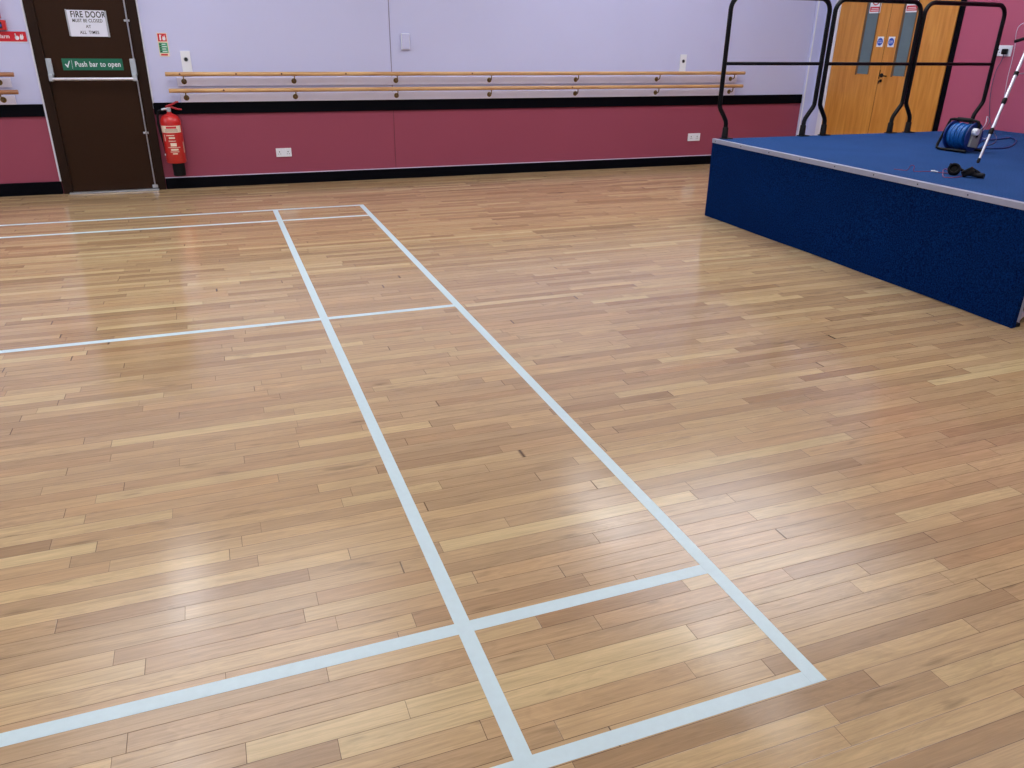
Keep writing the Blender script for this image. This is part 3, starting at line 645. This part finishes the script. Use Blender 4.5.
MB().tube(smooth_pts([(3.205, 2.615, SZ+.02), (3.215, 2.585, SZ+.022), (3.235, 2.565, SZ+.018), (3.25, 2.53, SZ+.019)]), [.012]*8+[.014]*8+[.016]*8+[.015], 12).build('microphone_boom', 'rubber', n, True)
z = SZ+.003
RED1 = [(2.987, 2.991, z), (3.007, 2.959, z), (3.04, 2.933, z), (3.03, 2.90, z+.035), (3.05, 2.89, z+.03), (3.052, 2.886, z), (3.105, 2.863, z), (3.154, 2.845, z), (3.176, 2.81, z), (3.195, 2.771, z), (3.215, 2.74, z)]
RED2 = [(3.25, 2.79, z), (3.349, 2.90, z), (3.30, 2.88, z), (3.223, 2.813, z), (3.10, 2.70, z), (3.049, 2.642, z), (3.098, 2.616, z), (3.204, 2.638, z)]
o = MB().tube(smooth_pts(RED1), .0022, 8).tube(smooth_pts(RED2), .0022, 8).build('thin_red_cable', 'cordred', None, True)
tag(o, 'thin red cable trailing left from the headphones over the carpet', 'cable')
c0, c1 = Vector(RED1[-4]), Vector(RED1[-3])
MB().tube([c0+Vector((0, 0, .004)), c0.lerp(c1, .55)+Vector((0, 0, .004))], .0055, 12).tube([c0.lerp(c1, .55)+Vector((0, 0, .003)), c1+Vector((0, 0, .003))], .0035, 12).build('connector', 'plastic', o, True)

# ------------------------------------------------------------------ lights (ceiling fluorescent fittings and added fills)
def fitting(x, y, p):
    n = tag(empty('ceiling_light', (x, y, H-.08)), 'white ceiling light fitting above the hall', 'ceiling light', 'ceiling light fittings')
    MB().box(x-.10, x+.10, y-.70, y+.70, H-.06, H-.001, .006).build('housing', 'plastic', n)
    ld = bpy.data.lights.new('tube_light', 'AREA'); ld.shape = 'RECTANGLE'; ld.size = .26; ld.size_y = 1.5; ld.energy = p; ld.color = (.93, .96, 1.)
    lo = bpy.data.objects.new('tube_light', ld); col.objects.link(lo); lo.location = (x, y, H-.085)
for x in (-6.4, -2., 2.4):
    for y in (5.7, 2.9, .1, -2.9):
        fitting(x, y, 6 if y > 2 else 4)

# added soft fill from the left and behind, with no windows built
for loc, rot, sx, sy, p, c in (((X0+.05, 1.5, 2.4), (0, -PI/2, 0), 1.6, 9., 25, (.84, .90, 1.)), ((-1.5, Y0+.05, 2.4), (PI/2, 0, 0), 10., 1.6, 55, (.90, .94, 1.))):
    ld = bpy.data.lights.new('fill_panel', 'AREA'); ld.shape = 'RECTANGLE'; ld.size = sx; ld.size_y = sy; ld.energy = p; ld.color = c
    lo = bpy.data.objects.new('fill_panel', ld); col.objects.link(lo); lo.location = loc; lo.rotation_euler = rot

# added up-facing area lights without fixtures, for diffuse bounce off the ceiling
for x in (-6.4, -1.6, 3.4):
    for y in (4.6, .1, -3.5):
        ld = bpy.data.lights.new('ceiling_bounce_fill', 'AREA'); ld.shape = 'RECTANGLE'; ld.size = 2.6; ld.size_y = 2.6; ld.energy = (106 if y > 4 else (38 if y > 0 else 10))*(1.3 if x > 3 else 1); ld.color = (.95, .97, 1.)
        lo = bpy.data.objects.new('ceiling_bounce_fill', ld); col.objects.link(lo); lo.location = (x, y, H-.5); lo.rotation_euler = (PI, 0, 0)

wd = bpy.data.worlds.new('World'); bpy.context.scene.world = wd; wd.use_nodes = True
wd.node_tree.nodes['Background'].inputs[0].default_value = (.8, .85, 1, 1); wd.node_tree.nodes['Background'].inputs[1].default_value = .3

# ------------------------------------------------------------------ camera
cd = bpy.data.cameras.new('camera'); cam = bpy.data.objects.new('camera', cd); col.objects.link(cam)
rt = Vector((0.93697227, -0.34914636, 0.01340846)); up = Vector((0.13133531, 0.38749464, 0.9124686)); fw = Vector((0.3237808, 0.85319677, -0.40892697))
cam.matrix_world = Matrix(((rt.x, up.x, -fw.x, -1.23989), (rt.y, up.y, -fw.y, -1.07012), (rt.z, up.z, -fw.z, 1.42482), (0, 0, 0, 1)))
cd.sensor_width = 36; cd.lens = 776.594/1024*36; cd.clip_start = .05
bpy.context.scene.camera = cam
sc = bpy.context.scene
sc.view_settings.view_transform = 'Standard'; sc.view_settings.look = 'None'; sc.view_settings.exposure = 0.
